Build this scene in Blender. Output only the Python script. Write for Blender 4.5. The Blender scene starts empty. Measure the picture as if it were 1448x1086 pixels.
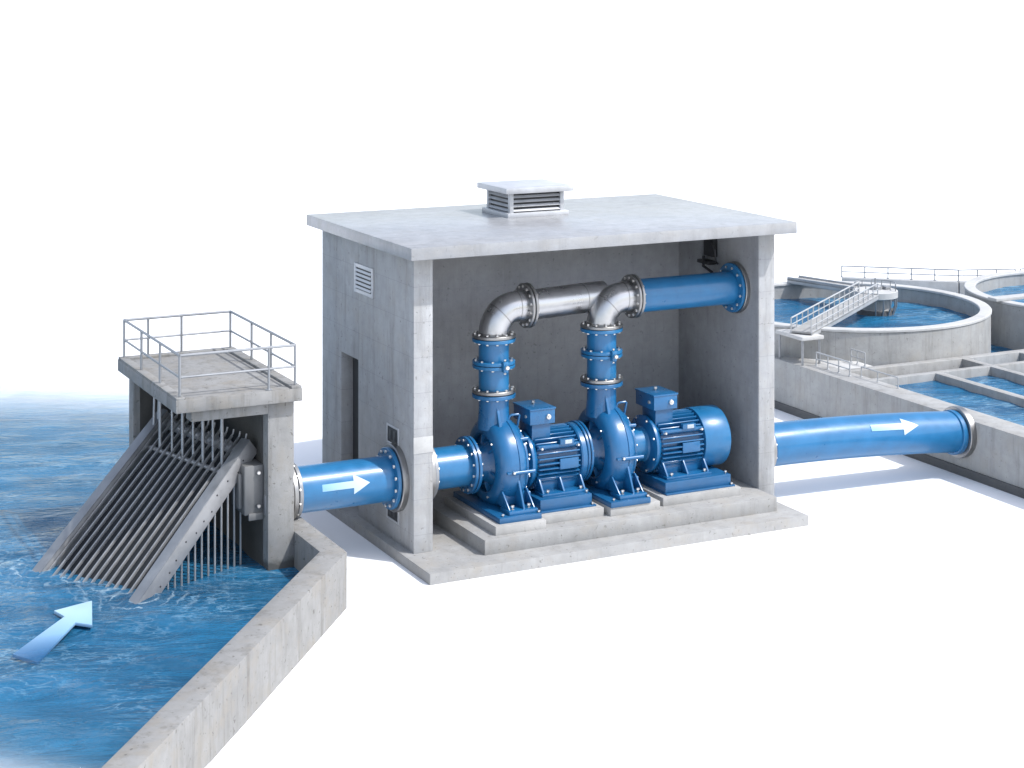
import bpy, bmesh, math, random
from mathutils import Vector, Matrix, noise as mnoise
import numpy as np
random.seed(4)
R = math.radians
scene = bpy.context.scene
col = scene.collection

# ------------------------------------------------------------------ materials
def mk(name):
    m = bpy.data.materials.new(name); m.use_nodes = True
    nt = m.node_tree; b = nt.nodes['Principled BSDF']
    return m, nt, b
class N:
    def __init__(s, nt): s.nt = nt
    def new(s, t, **kw):
        n = s.nt.nodes.new(t)
        for k, v in kw.items(): setattr(n, k, v)
        return n
    def link(s, a, b): s.nt.links.new(a, b)
    def val(s, sock, v):
        if hasattr(v, 'links') or hasattr(v, 'is_linked'): s.link(v, sock)
        else: sock.default_value = v
    def math(s, op, a, b=None, clamp=False):
        n = s.new('ShaderNodeMath', operation=op, use_clamp=clamp); s.val(n.inputs[0], a)
        if b is not None: s.val(n.inputs[1], b)
        return n.outputs[0]
    def noise(s, vec, scale, detail=4, rough=.55, dist=0):
        n = s.new('ShaderNodeTexNoise'); s.link(vec, n.inputs['Vector'])
        n.inputs['Scale'].default_value = scale; n.inputs['Detail'].default_value = detail
        n.inputs['Roughness'].default_value = rough; n.inputs['Distortion'].default_value = dist
        return n.outputs['Fac']
    def ramp(s, fac, stops):
        n = s.new('ShaderNodeValToRGB'); e = n.color_ramp.elements
        while len(e) < len(stops): e.new(.5)
        for i, (p, c) in enumerate(stops):
            e[i].position = p; e[i].color = (c, c, c, 1) if not isinstance(c, tuple) else (*c, 1)
        s.link(fac, n.inputs['Fac']); return n.outputs['Color']
    def mix(s, fac, a, b, mode='MIX'):
        n = s.new('ShaderNodeMix', data_type='RGBA', blend_type=mode)
        s.val(n.inputs[0], fac)
        for i, v in ((6, a), (7, b)):
            if isinstance(v, tuple): n.inputs[i].default_value = (*v, 1)
            else: s.link(v, n.inputs[i])
        return n.outputs[2]
    def bump(s, h, strength, dist, bsdf):
        n = s.new('ShaderNodeBump'); n.inputs['Strength'].default_value = strength
        n.inputs['Distance'].default_value = dist; s.link(h, n.inputs['Height'])
        s.link(n.outputs['Normal'], bsdf.inputs['Normal'])
    def pos(s, scale=None):
        g = s.new('ShaderNodeNewGeometry'); p = g.outputs['Position']
        if scale:
            mp = s.new('ShaderNodeMapping'); mp.inputs['Scale'].default_value = scale
            s.link(p, mp.inputs['Vector']); p = mp.outputs['Vector']
        return p

def concrete(name, c, warm=(.36, .335, .30), stain=.5, panel=None, streak=.5, rough=.85, spots=.5, joint=.35, wet_shade=None):
    m, nt, b = mk(name); n = N(nt); p = n.pos()
    big = n.noise(p, .9, 6, .6); mid = n.noise(p, 5, 6, .65); fine = n.noise(p, 45, 3, .6)
    k = n.ramp(big, [(.3, .86), (.7, 1.08)])
    k2 = n.ramp(mid, [(.3, .88), (.7, 1.08)])
    base = n.mix(1, (c[0], c[1], c[2]), k, 'MULTIPLY'); base = n.mix(1, base, k2, 'MULTIPLY')
    # vertical weather streaks and blotchy warm stains
    st = n.noise(n.pos((5, 5, .55)), 1.0, 5, .7)
    stf = n.math('MULTIPLY', n.ramp(st, [(.50, 0.), (.72, 1.)]), streak * .85)
    base = n.mix(stf, base, (c[0] * .55, c[1] * .53, c[2] * .5))
    wf = n.math('MULTIPLY', n.ramp(n.noise(p, 2.2, 8, .7), [(.48, 0.), (.7, 1.)]), stain)
    base = n.mix(wf, base, tuple(c[i] * warm[i] / .38 for i in range(3)))
    v = n.ramp(n.noise(p, 17, 2, .5, .6), [(.27, 1.), (.35, 0.)])
    base = n.mix(n.math('MULTIPLY', v, spots), base, (c[0] * .45, c[1] * .43, c[2] * .4))
    h = n.math('ADD', n.math('MULTIPLY', fine, .5), mid)
    if panel:
        s = n.new('ShaderNodeSeparateXYZ'); n.link(p, s.inputs[0]); tot = None
        for i, (step, off) in enumerate(panel):
            if not step: continue
            fr = n.math('FRACT', n.math('DIVIDE', n.math('ADD', s.outputs[i], off + 50 * step), step))
            l = n.math('LESS_THAN', fr, .007 / step)
            tot = l if tot is None else n.math('MAXIMUM', tot, l)
        base = n.mix(n.math('MULTIPLY', tot, joint), base, (c[0] * .4, c[1] * .4, c[2] * .4))
        h = n.math('SUBTRACT', h, n.math('MULTIPLY', tot, .8))
    if wet_shade is not None:
        s2 = n.new('ShaderNodeSeparateXYZ'); n.link(p, s2.inputs[0])
        zz = n.math('ADD', s2.outputs[2], n.math('MULTIPLY', n.math('SUBTRACT', mid, .5), .22))
        wl = n.new('ShaderNodeMapRange'); n.link(zz, wl.inputs[0]); wl.inputs[1].default_value = wet_shade + .05; wl.inputs[2].default_value = wet_shade - .02
        base = n.mix(n.math('MULTIPLY', wl.outputs[0], .75), base, (.05, .05, .045))
    n.link(base, b.inputs['Base Color']); b.inputs['Roughness'].default_value = rough
    n.bump(h, .35, .012, b)
    return m
def paint(name, c, rough=.3, coat=.4, metallic=0, dirt=.25):
    m, nt, b = mk(name); n = N(nt); p = n.pos()
    a = n.noise(p, 3.5, 5, .6); f = n.noise(p, 60, 2, .5)
    base = n.mix(n.ramp(a, [(.3, 0.), (.7, 1.)]), tuple(x * .86 for x in c), tuple(min(1, x * 1.1) for x in c))
    d = n.ramp(n.noise(p, 9, 6, .7), [(.58, 0.), (.78, 1.)])
    base = n.mix(n.math('MULTIPLY', d, dirt), base, tuple(x * .45 for x in c))
    n.link(base, b.inputs['Base Color'])
    rr = n.ramp(a, [(.3, rough * .8), (.7, min(1, rough * 1.35))]); n.link(rr, b.inputs['Roughness'])
    b.inputs['Metallic'].default_value = metallic
    if coat: b.inputs['Coat Weight'].default_value = coat; b.inputs['Coat Roughness'].default_value = .15
    n.bump(f, .12, .002, b)
    return m
def plain(name, c, rough=.5, metallic=0):
    m, nt, b = mk(name); n = N(nt)
    k = n.ramp(n.noise(n.pos(), 12, 4), [(.3, .85), (.7, 1.1)])
    n.link(n.mix(1, c, k, 'MULTIPLY'), b.inputs['Base Color'])
    b.inputs['Roughness'].default_value = rough; b.inputs['Metallic'].default_value = metallic
    return m

GR = 1
M = {}
M['wall'] = concrete('concrete_wall', (.37, .375, .383), panel=((.61, .21), (.61, .07), (.52, .1)), streak=.75, stain=.5, spots=.6)
M['wet_shade'] = concrete('concrete_shade', (.075, .072, .066), streak=.6, stain=.4, rough=.6)  # interior shade of the tower put into this dark tone
M['inner'] = concrete('concrete_interior', (.31, .313, .325), joint=.12, panel=((.61, .21), (.61, .07), (.52, .1)), streak=.4, stain=.2)  # shade inside the bay put into this darker tone
M['roof'] = concrete('concrete_roof', (.32, .325, .335), streak=.4, stain=.35, rough=.27, spots=.3)
M['slab'] = concrete('concrete_slab', (.315, .314, .31), streak=.5, stain=.7, spots=.8)
M['pad'] = concrete('concrete_pad', (.37, .366, .358), streak=.2, stain=.35)
M['tower'] = concrete('concrete_tower', (.25, .249, .245), streak=1.1, stain=.8, spots=.9, wet_shade=.36)
M['kerbwall'] = concrete('concrete_retaining', (.25, .248, .243), streak=1.1, stain=1., spots=.9)
M['tank'] = concrete('concrete_tank', (.36, .36, .355), panel=((1.3, .4), (1.3, .3), (0, 0)), streak=.7, stain=.5)
M['tanktop'] = concrete('concrete_coping', (.47, .47, .465), streak=.1, stain=.15, spots=.2)
M['dark_concrete'] = concrete('concrete_dark', (.10, .10, .10), streak=.1, stain=.1)
M['blue'] = paint('blue_paint', (.008, .105, .255), dirt=.2)
M['bluepipe'] = paint('blue_pipe_paint', (.011, .132, .30), rough=.33, coat=.3, dirt=.1)
M['bluedark'] = paint('blue_base_paint', (.006, .085, .21), rough=.4, dirt=.15)
M['steel'] = paint('stainless_steel', (.50, .50, .505), rough=.30, coat=0, metallic=1, dirt=0)
M['flangesteel'] = paint('flange_steel', (.34, .335, .33), rough=.38, coat=0, metallic=1, dirt=.2)
M['bolt'] = paint('zinc_bolt', (.72, .70, .67), rough=.3, coat=0, metallic=.9, dirt=.3)
M['galv'] = paint('galvanised_steel', (.30, .31, .325), rough=.45, coat=0, metallic=.6, dirt=.35)
M['bar'] = paint('worn_bar_steel', (.43, .43, .435), rough=.38, coat=0, metallic=.6, dirt=.4)
M['frame'] = paint('screen_frame_steel', (.36, .36, .37), rough=.5, coat=0, metallic=.5, dirt=.5)
M['housing'] = paint('housing_paint', (.20, .20, .20), rough=.55, coat=0, metallic=.4, dirt=.5)
M['mesh'] = plain('screen_mesh', (.018, .021, .025), .6, .2)
M['dark'] = plain('dark_steel', (.035, .036, .04), .5, .3)
M['door'] = plain('dark_door_paint', (.045, .047, .05), .5)
M['louvre'] = paint('louvre_metal', (.50, .51, .53), rough=.45, coat=0, metallic=.3, dirt=.2)
M['rubber'] = plain('gasket_rubber', (.02, .02, .02), .7)
M['plate'] = plain('nameplate_metal', (.45, .5, .55), .4, .5)
M['whiterail'] = paint('white_rail_paint', (.42, .43, .44), rough=.45, coat=0, metallic=.2, dirt=.35)

def arrow_mat(name, c0, c1, axis, a0, a1, alpha0=1.0):
    m, nt, b = mk(name); n = N(nt)
    tc = n.new('ShaderNodeTexCoord'); s = n.new('ShaderNodeSeparateXYZ'); n.link(tc.outputs['Generated'], s.inputs[0])
    f = n.new('ShaderNodeMapRange'); n.link(s.outputs[axis], f.inputs[0]); f.inputs[1].default_value = a0; f.inputs[2].default_value = a1
    n.link(n.mix(f.outputs[0], c0, c1), b.inputs['Base Color']); b.inputs['Roughness'].default_value = .3
    if alpha0 < 1:
        g = n.new('ShaderNodeMapRange'); n.link(s.outputs[axis], g.inputs[0]); g.inputs[1].default_value = a0; g.inputs[2].default_value = a0 + .4; g.inputs[3].default_value = alpha0
        n.link(g.outputs[0], b.inputs['Alpha'])
    return m
M['arrowpaint'] = arrow_mat('arrow_paint', (.20, .40, .60), (.50, .58, .63), 0, 0, .9)

# ground: clean white surface
m, nt, b = mk('white_ground'); n = N(nt)
k = n.ramp(n.noise(n.pos(), .35, 5), [(.3, .95), (.7, 1.0)])
n.link(n.mix(1, (.89, .893, .90), k, 'MULTIPLY'), b.inputs['Base Color']); b.inputs['Roughness'].default_value = .8
M['ground'] = m

def water(name, deep, mid, depth):
    m, nt, b = mk(name); n = N(nt)
    p = n.pos(); pw = n.pos((.9, 1.9, 1))
    rot = n.new('ShaderNodeMapping'); rot.inputs['Rotation'].default_value = (0, 0, R(20))
    sc_ = n.new('ShaderNodeMapping'); sc_.inputs['Scale'].default_value = (.75, 2.0, 1)
    n.link(p, rot.inputs['Vector']); n.link(rot.outputs['Vector'], sc_.inputs['Vector']); pw = sc_.outputs['Vector']
    w1 = n.noise(pw, 1.1, 6, .6, .6); w2 = n.noise(pw, 3.6, 5, .6, .8); w3 = n.noise(p, 12, 3, .5, .4)
    cf = n.ramp(n.noise(pw, .55, 5, .6, .5), [(.32, 0.), (.68, 1.)])
    bc = n.mix(cf, deep, mid)
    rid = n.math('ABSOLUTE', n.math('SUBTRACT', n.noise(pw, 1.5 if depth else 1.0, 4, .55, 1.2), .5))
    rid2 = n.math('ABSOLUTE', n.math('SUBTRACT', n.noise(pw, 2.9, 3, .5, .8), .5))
    glint = n.math('MULTIPLY', n.ramp(n.math('MINIMUM', rid, rid2), [(0., 1.), (.028 if depth else .04, 0.)]), n.ramp(n.noise(p, .8, 3), [(.45, 0.), (.65, 1.)]))  # pale crest glints painted into the water colour
    bc = n.mix(n.math('MULTIPLY', glint, .38 if depth else .75), bc, (.30, .48, .60))
    if depth:
        at = n.new('ShaderNodeAttribute'); at.attribute_name = 'depth'
        sh = n.math('POWER', 2.718, n.math('MULTIPLY', at.outputs['Fac'], -13))
        bc = n.mix(n.math('MINIMUM', n.math('MULTIPLY', sh, 1.15), 1), bc, (.16, .42, .60))
        # ripple-ring glints painted into the colour where feet and bars break the surface
        s3 = n.new('ShaderNodeSeparateXYZ'); n.link(p, s3.inputs[0]); tot = None
        wob = n.math('MULTIPLY', n.noise(p, 2.6, 4), .55)
        for cx, cy, amp in ((-4.95, 2.42, 1.), (-4.02, .48, .8), (-4.62, 1.75, .5), (-4.33, 1.15, .5)):
            dx = n.math('SUBTRACT', s3.outputs[0], cx); dy = n.math('SUBTRACT', s3.outputs[1], cy)
            dd = n.math('SQRT', n.math('ADD', n.math('MULTIPLY', dx, dx), n.math('MULTIPLY', dy, dy)))
            rg = n.math('COSINE', n.math('MULTIPLY', n.math('ADD', dd, wob), 30.))
            rg = n.math('POWER', n.math('MAXIMUM', rg, 0), 5)
            fl = n.math('MULTIPLY', n.math('MULTIPLY', rg, n.math('POWER', 2.718, n.math('MULTIPLY', dd, -2.4))), amp * 1.3)
            tot = fl if tot is None else n.math('MAXIMUM', tot, fl)
        tot = n.math('MULTIPLY', tot, n.ramp(n.noise(p, 4.5, 4), [(.38, 0.), (.6, 1.)]), True)
        bc = n.mix(tot, bc, (.55, .68, .74))
    n.link(bc, b.inputs['Base Color']); b.inputs['Specular IOR Level'].default_value = .4
    b.inputs['Roughness'].default_value = .07; b.inputs['IOR'].default_value = 1.33
    h = n.math('ADD', n.math('MULTIPLY', w1, 1.0), n.math('ADD', n.math('MULTIPLY', w2, .42), n.math('MULTIPLY', w3, .07)))
    n.bump(h, .8, .22 if depth else .14, b)
    if depth:
        a = n.new('ShaderNodeAttribute'); a.attribute_name = 'depth'; d = a.outputs['Fac']
        wob = n.math('MULTIPLY', n.math('SUBTRACT', w1, .5), .10)
        d = n.math('MAXIMUM', n.math('ADD', d, n.math('MULTIPLY', wob, n.math('MULTIPLY', d, 6, True))), 0)
        om = n.new('ShaderNodeMapRange', interpolation_type='SMOOTHSTEP'); n.link(d, om.inputs[0]); om.inputs[1].default_value = 0; om.inputs[2].default_value = .21; op = om.outputs[0]
        t = n.new('ShaderNodeBsdfTransparent'); mx = n.new('ShaderNodeMixShader')
        n.link(op, mx.inputs[0]); n.link(t.outputs[0], mx.inputs[1]); n.link(b.outputs[0], mx.inputs[2])
        n.link(mx.outputs[0], nt.nodes['Material Output'].inputs['Surface'])
    return m
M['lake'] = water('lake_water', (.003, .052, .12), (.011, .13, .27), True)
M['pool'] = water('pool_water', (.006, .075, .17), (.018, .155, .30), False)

# ------------------------------------------------------------------ mesh builder
def basis(a):
    a = Vector(a).normalized()
    t = Vector((0, 0, 1)) if abs(a.z) < .9 else Vector((1, 0, 0))
    b = t.cross(a).normalized(); c = a.cross(b)
    return a, b, c
AX = {'u': (1, 0, 0), 'v': (0, 1, 0), 'z': (0, 0, 1)}
def rootloc(o):
    while o.parent: o = o.parent
    return Vector(o.location)
class MB:
    def __init__(s): s.bm = bmesh.new()
    def box(s, x0, x1, y0, y1, z0, z1, bev=.008):
        t = bmesh.new()
        vs = [t.verts.new((x, y, z)) for z in (z0, z1) for y in (y0, y1) for x in (x0, x1)]
        for f in ((0, 2, 3, 1), (4, 5, 7, 6), (0, 1, 5, 4), (2, 6, 7, 3), (0, 4, 6, 2), (1, 3, 7, 5)): t.faces.new([vs[i] for i in f])
        return s._join(t, bev)
    def _join(s, t, bev=0):
        if bev: bmesh.ops.bevel(t, geom=t.edges[:], offset=bev, segments=2, affect='EDGES', profile=.5)
        me = bpy.data.meshes.new('tmp'); t.to_mesh(me); t.free(); s.bm.from_mesh(me); bpy.data.meshes.remove(me); return s
    def obox(s, p0, p1, side, w, d, bev=.006):
        """bar from p0 to p1; width w along side, depth d across"""
        p0, p1 = Vector(p0), Vector(p1); a = (p1 - p0).normalized(); sd = Vector(side); sd = (sd - a * sd.dot(a)).normalized(); up = sd.cross(a)
        t = bmesh.new(); vs = []
        for p in (p0, p1):
            for i, j in ((-1, -1), (1, -1), (1, 1), (-1, 1)): vs.append(t.verts.new(p + sd * w / 2 * i + up * d / 2 * j))
        for f in ((0, 1, 2, 3), (7, 6, 5, 4), (0, 4, 5, 1), (1, 5, 6, 2), (2, 6, 7, 3), (3, 7, 4, 0)): t.faces.new([vs[i] for i in f])
        bmesh.ops.recalc_face_normals(t, faces=t.faces[:])
        return s._join(t, bev)
    def prism(s, poly, z0, z1, bev=.008):
        t = bmesh.new()
        lo = [t.verts.new((x, y, z0)) for x, y in poly]; hi = [t.verts.new((x, y, z1)) for x, y in poly]
        t.faces.new(hi); t.faces.new(lo[::-1]); k = len(poly)
        for i in range(k): t.faces.new((lo[i], lo[(i + 1) % k], hi[(i + 1) % k], hi[i]))
        bmesh.ops.recalc_face_normals(t, faces=t.faces[:])
        return s._join(t, bev)
    def vprism(s, poly, o, a, bb, ext, th, bev=.003):
        """flat plate: 2-D polygon in (a,bb) at origin o, thickness th along ext"""
        o, a, bb, e = Vector(o), Vector(a), Vector(bb), Vector(ext)
        t = bmesh.new()
        lo = [t.verts.new(o + a * x + bb * y - e * th / 2) for x, y in poly]; hi = [t.verts.new(o + a * x + bb * y + e * th / 2) for x, y in poly]
        t.faces.new(hi); t.faces.new(lo[::-1]); k = len(poly)
        for i in range(k): t.faces.new((lo[i], lo[(i + 1) % k], hi[(i + 1) % k], hi[i]))
        bmesh.ops.recalc_face_normals(t, faces=t.faces[:])
        return s._join(t, bev)
    def lathe(s, prof, o, axis, seg=48, close=True):
        """prof: (offset along axis, radius)"""
        a, b, c = basis(AX.get(axis, axis)); o = Vector(o); t = bmesh.new(); rings = []
        for x, r in prof:
            rings.append([t.verts.new(o + a * x + (b * math.cos(2 * math.pi * i / seg) + c * math.sin(2 * math.pi * i / seg)) * r) for i in range(seg)])
        for q in range(len(rings) - 1):
            for i in range(seg): t.faces.new((rings[q][i], rings[q][(i + 1) % seg], rings[q + 1][(i + 1) % seg], rings[q + 1][i]))
        if close: t.faces.new(rings[0][::-1]); t.faces.new(rings[-1])
        else:
            for i in range(seg): t.faces.new((rings[-1][i], rings[-1][(i + 1) % seg], rings[0][(i + 1) % seg], rings[0][i]))
        bmesh.ops.recalc_face_normals(t, faces=t.faces[:])
        return s._join(t)
    def cyl(s, o, axis, r, l0, l1, seg=32, ch=.004):
        return s.lathe([(l0, r - ch), (l0 + ch, r), (l1 - ch, r), (l1, r - ch)], o, axis, seg)
    def tube(s, path, r, seg=10, cap=True):
        t = bmesh.new(); P = [Vector(p) for p in path]; rings = []
        rr = r if isinstance(r, (list, tuple)) else [r] * len(P)
        b = None
        for i, p in enumerate(P):
            d = (P[min(i + 1, len(P) - 1)] - P[max(i - 1, 0)]).normalized()
            if b is None: _, b, _ = basis(d)
            b = (b - d * b.dot(d)).normalized(); c = d.cross(b)
            rings.append([t.verts.new(p + (b * math.cos(2 * math.pi * k / seg) + c * math.sin(2 * math.pi * k / seg)) * rr[i]) for k in range(seg)])
        for q in range(len(rings) - 1):
            for k in range(seg): t.faces.new((rings[q][k], rings[q][(k + 1) % seg], rings[q + 1][(k + 1) % seg], rings[q + 1][k]))
        if cap: t.faces.new(rings[0][::-1]); t.faces.new(rings[-1])
        bmesh.ops.recalc_face_normals(t, faces=t.faces[:])
        return s._join(t)
    def build(s, name, mat, parent=None, kind=None):
        me = bpy.data.meshes.new(name)
        if parent is not None:
            off = rootloc(parent)
            for v in s.bm.verts: v.co -= off
        s.bm.to_mesh(me); s.bm.free()
        me.polygons.foreach_set('use_smooth', [True] * len(me.polygons)); me.set_sharp_from_angle(angle=R(32))
        me.materials.append(mat if not isinstance(mat, str) else M[mat])
        o = bpy.data.objects.new(name, me); col.objects.link(o)
        if parent is not None: o.parent = parent
        if kind: o['kind'] = kind
        return o
def tag(o, label, cat, group=None):
    o['label'] = label; o['category'] = cat
    if group: o['group'] = group
    return o
def thing(name, label, cat, loc, group=None):
    o = bpy.data.objects.new(name, None); o.empty_display_size = .2; col.objects.link(o); o.location = loc
    return tag(o, label, cat, group)
def copy_tree(o, parent=None, dloc=None):
    c = o.copy(); col.objects.link(c); c.parent = parent
    if dloc is not None: c.location = Vector(o.location) + Vector(dloc)
    for ch in list(o.children): copy_tree(ch, c)
    return c

# bolts: one shared mesh per length, each bolt an object of its own under its flange
_bolts = {}
def bolt_mesh(length, r):
    key = (round(length, 3), round(r, 4))
    if key not in _bolts:
        b = MB(); h = r * 1.1; L = length / 2
        for s_ in (-1, 1):
            b.lathe([(s_ * L, r), (s_ * (L + h * .7), r), (s_ * (L + h * .9), r * .8)], (0, 0, 0), 'z', 6)
            b.lathe([(-L, r * .55), (L, r * .55)], (0, 0, 0), 'z', 8)
        me = bpy.data.meshes.new('bolt'); b.bm.to_mesh(me); b.bm.free(); me.materials.append(M['bolt']); _bolts[key] = me
    return _bolts[key]
ROT = {'u': (0, R(90), 0), 'v': (R(-90), 0, 0), 'z': (0, 0, 0)}
def bolts(parent, c, axis, rad, nb, length, r=.022, phase=.5, only=None):
    a, b, cc = basis(AX[axis]); c = Vector(c); me = bolt_mesh(length, r); off = rootloc(parent)
    for i in range(nb):
        t = 2 * math.pi * (i + phase) / nb
        o = bpy.data.objects.new('bolt', me); col.objects.link(o); o.parent = parent
        o.location = c + (b * math.cos(t) + cc * math.sin(t)) * rad - off; o.rotation_euler = ROT[axis]
def bolt_at(parent, p, axis='z', length=.03, r=.022):
    o = bpy.data.objects.new('bolt', bolt_mesh(length, r)); col.objects.link(o); o.parent = parent
    o.location = Vector(p) - rootloc(parent); o.rotation_euler = ROT[axis]; return o
def flange(parent, c, axis, Rf, th, mat, name='flange'):
    b = MB(); b.lathe([(-th / 2, Rf * .6), (-th / 2, Rf - .008), (-th / 2 + .008, Rf), (th / 2 - .008, Rf), (th / 2, Rf - .008), (th / 2, Rf * .6)], c, axis, 56)
    return b.build(name, mat, parent)
def shift(c, axis, d): return Vector(c) + Vector(AX[axis]) * d
def joint(parent, c, axis, Rf, th, m1, m2, nb=12, r=.02):
    """two bolted flanges with a dark gasket between"""
    f1 = flange(parent, shift(c, axis, -th / 2 - .008), axis, Rf, th, m1)
    f2 = flange(parent, shift(c, axis, th / 2 + .008), axis, Rf, th, m2)
    g = MB(); g.cyl(c, axis, Rf - .02, -.012, .012, 48, .002); g.build('gasket', 'rubber', f1)
    bolts(f1, c, axis, Rf - .048, nb, 2 * th + .016, r)
    return f1, f2

# ------------------------------------------------------------------ ground and lake
WZ = .26
def sst(a, b, x):
    t = np.clip((x - a) / (b - a), 0, 1); return t * t * (3 - 2 * t)
def height(u, v):
    cu, cv = u + 10.557, v + 23.93
    fwd = cu * .4438 + cv * .8961; lat = cu * .8961 - cv * .4438
    right = sst(4.7, 5.6, v) * sst(-1.6, .9, u)
    far = .9 * sst(27, 45.5, fwd + .10 * (lat + 8)) * sst(4.5, 5.5, v)
    near = sst(22.3, 18.2, fwd + .55 * (lat + 5.4)) * (1 - sst(-9, -12, u + 0 * v) * 0) * .9
    inside = 1 - sst(3, 8, u)
    h = .34 * np.maximum(np.maximum(right, far) * inside, near * .68 * (v < 2))
    return h
WA = (-1.55, -.265); WB = (-5.955, -5.87)      # centre line of the retaining wall
def right_of_wall(u, v):
    d = (WB[0] - WA[0], WB[1] - WA[1])
    side = d[0] * (v - WA[1]) - d[1] * (u - WA[0])
    return side
def sheet(name, mat, us, vs, zf, keep, depth=False, kind='structure'):
    U, V = np.meshgrid(us, vs, indexing='xy'); Z = zf(U, V); nu, nv = len(us), len(vs)
    co = np.stack([U, V, Z], -1).reshape(-1, 3)
    i = np.arange(nu * nv).reshape(nv, nu)
    q = np.stack([i[:-1, :-1], i[:-1, 1:], i[1:, 1:], i[1:, :-1]], -1).reshape(-1, 4)
    cu = co[q].mean(1)
    q = q[keep(cu[:, 0], cu[:, 1])]
    used = np.unique(q); remap = -np.ones(len(co), int); remap[used] = np.arange(len(used)); co = co[used]; q = remap[q]
    me = bpy.data.meshes.new(name); me.vertices.add(len(co)); me.vertices.foreach_set('co', co.astype(np.float32).ravel())
    me.loops.add(q.size); me.loops.foreach_set('vertex_index', q.astype(np.int32).ravel())
    me.polygons.add(len(q)); me.polygons.foreach_set('loop_start', np.arange(0, q.size, 4, dtype=np.int32)); me.polygons.foreach_set('loop_total', np.full(len(q), 4, np.int32))
    me.polygons.foreach_set('use_smooth', np.ones(len(q), bool)); me.update(calc_edges=True); me.validate()
    if depth:
        at = me.attributes.new('depth', 'FLOAT', 'POINT'); at.data.foreach_set('value', np.maximum(WZ - height(co[:, 0], co[:, 1]), 0).astype(np.float32))
    me.materials.append(M[mat]); o = bpy.data.objects.new(name, me); col.objects.link(o); o['kind'] = kind
    return o
def axis_pts(lo, a, step, b, hi):
    far_lo = [lo + (a - lo) * (1 - (1 - t) ** 3) for t in np.linspace(0, 1, 14)[:-1]]
    far_hi = [b + (hi - b) * t ** 3 for t in np.linspace(0, 1, 14)[1:]]
    return np.array(far_lo + list(np.arange(a, b, step)) + far_hi)
# the ground is one sheet to beyond the horizon; right of the retaining wall it is level, under the lake it is the bed
def gz(u, v):
    s = right_of_wall(u, v)
    level = (s > 0) & (v < -.2)
    return np.where(level, 0, height(u, v))
sheet('ground', 'ground', axis_pts(-1500, -30, .5, 24, 2500), axis_pts(-40, -14, .5, 40, 3500), gz, lambda u, v: np.ones_like(u, bool))
def wz(u, v):
    z = np.zeros_like(u)
    rng = np.random.RandomState(2)
    for k in range(26):
        ang = R(66) + rng.normal(0, .5); L = rng.uniform(.45, 1.9); w = 2 * np.pi / L; A = .005 * L ** .9
        ph = rng.uniform(0, 6.28)
        z += A * np.sin(w * (np.cos(ang) * u + np.sin(ang) * v) + ph + .6 * np.sin(.5 * u + .3 * v + ph))
    calm = .35 + .65 * sst(-2.2, -4.4, u + .25 * v)
    z *= calm
    for (x, y, a) in ((-4.92, 2.4, .030), (-4.0, .5, .018), (-4.45, 1.4, .008)):
        r = np.hypot(u - x, v - y); z += a * np.cos(r * 2 * np.pi / .21) * np.exp(-r * 1.7)
    z *= np.minimum(1, np.maximum(WZ - height(u, v), 0) / .12)
    return WZ + z
def wkeep(u, v):
    s = right_of_wall(u, v)
    k = np.where(v < -.265, s < 0, np.where(v < 5.2, u < -1.55, u < 3.5))
    return k & (height(u, v) < WZ + .02)
sheet('lake_water', 'lake', np.arange(-26, 3.6, .075), np.arange(-16, 24, .075), wz, wkeep, True)

# ------------------------------------------------------------------ retaining wall
def off_line():
    pass
t = thing('retaining_wall', 'low stained concrete retaining wall bending along the lake edge in the foreground', 'wall', (-1.55, -.3, 0))
MB().prism([(-1.39, 5.9), (-1.72, 5.9), (-1.72, -.17), (-8.3, -8.57), (-8.0, -8.77), (-1.39, -.35)], -.9, .765, .012).build('wall', 'kerbwall', t)

# ------------------------------------------------------------------ pump house
UL, VF, ZF = .16, .95, .16          # left wall outer face, wall fronts, plinth top
ph = thing('pump_house', 'grey concrete pump house with open front and flat slab roof', 'building', (3.25, 2.5, 0))
MB().box(0, 6.5, 0, 4.9, -.3, ZF, .012).build('plinth', 'slab', ph)
# left wall with a real doorway recess (pieces butted)
w = MB()
w.box(UL, .46, VF, 3.15, ZF, 4.515, .006)
w.box(UL, .46, 3.89, 4.76, ZF, 4.515, .006)
w.box(UL + .001, .459, 3.152, 3.888, 2.6, 4.513, 0)
lw = w.build('left_wall', 'wall', ph); lw.name = 'side_wall'
o = MB().box(6.2, 6.5, VF, 4.76, ZF, 4.515, .006).build('side_wall', 'wall', ph)
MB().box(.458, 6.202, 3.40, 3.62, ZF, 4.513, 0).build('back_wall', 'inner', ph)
MB().box(.458, 6.202, 4.5, 4.757, ZF, 4.513, 0).build('back_wall', 'wall', ph)
# added lining on the bay's inside faces, shade put into its tone
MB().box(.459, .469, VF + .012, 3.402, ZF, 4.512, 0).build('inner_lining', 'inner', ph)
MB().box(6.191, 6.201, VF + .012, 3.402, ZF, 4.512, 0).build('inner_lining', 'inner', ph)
d = MB().box(.36, .40, 3.14, 3.9, ZF, 2.61, .003).build('door', 'door', ph)
MB().box(.345, .36, 3.22, 3.26, 1.1, 1.3, .003).build('handle', 'galv', d)
rf = MB().box(-.05, 6.66, .55, 4.95, 4.515, 4.695, .010).build('roof', 'roof', ph)
# stepped equipment base and four pads
MB().box(1.06, 6.188, .42, 3.3, ZF - .01, .38, .010).build('equipment_base', 'slab', ph)
for (a, b_, c, e) in ((1.3, 2.14, .55, 2.4), (2.165, 3.23, .74, 2.4), (3.30, 4.18, .66, 2.4), (4.30, 5.74, .77, 2.5)):
    MB().box(a, b_, c, e, .37, .51, .008).build('equipment_pad', 'pad', ph)
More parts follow.
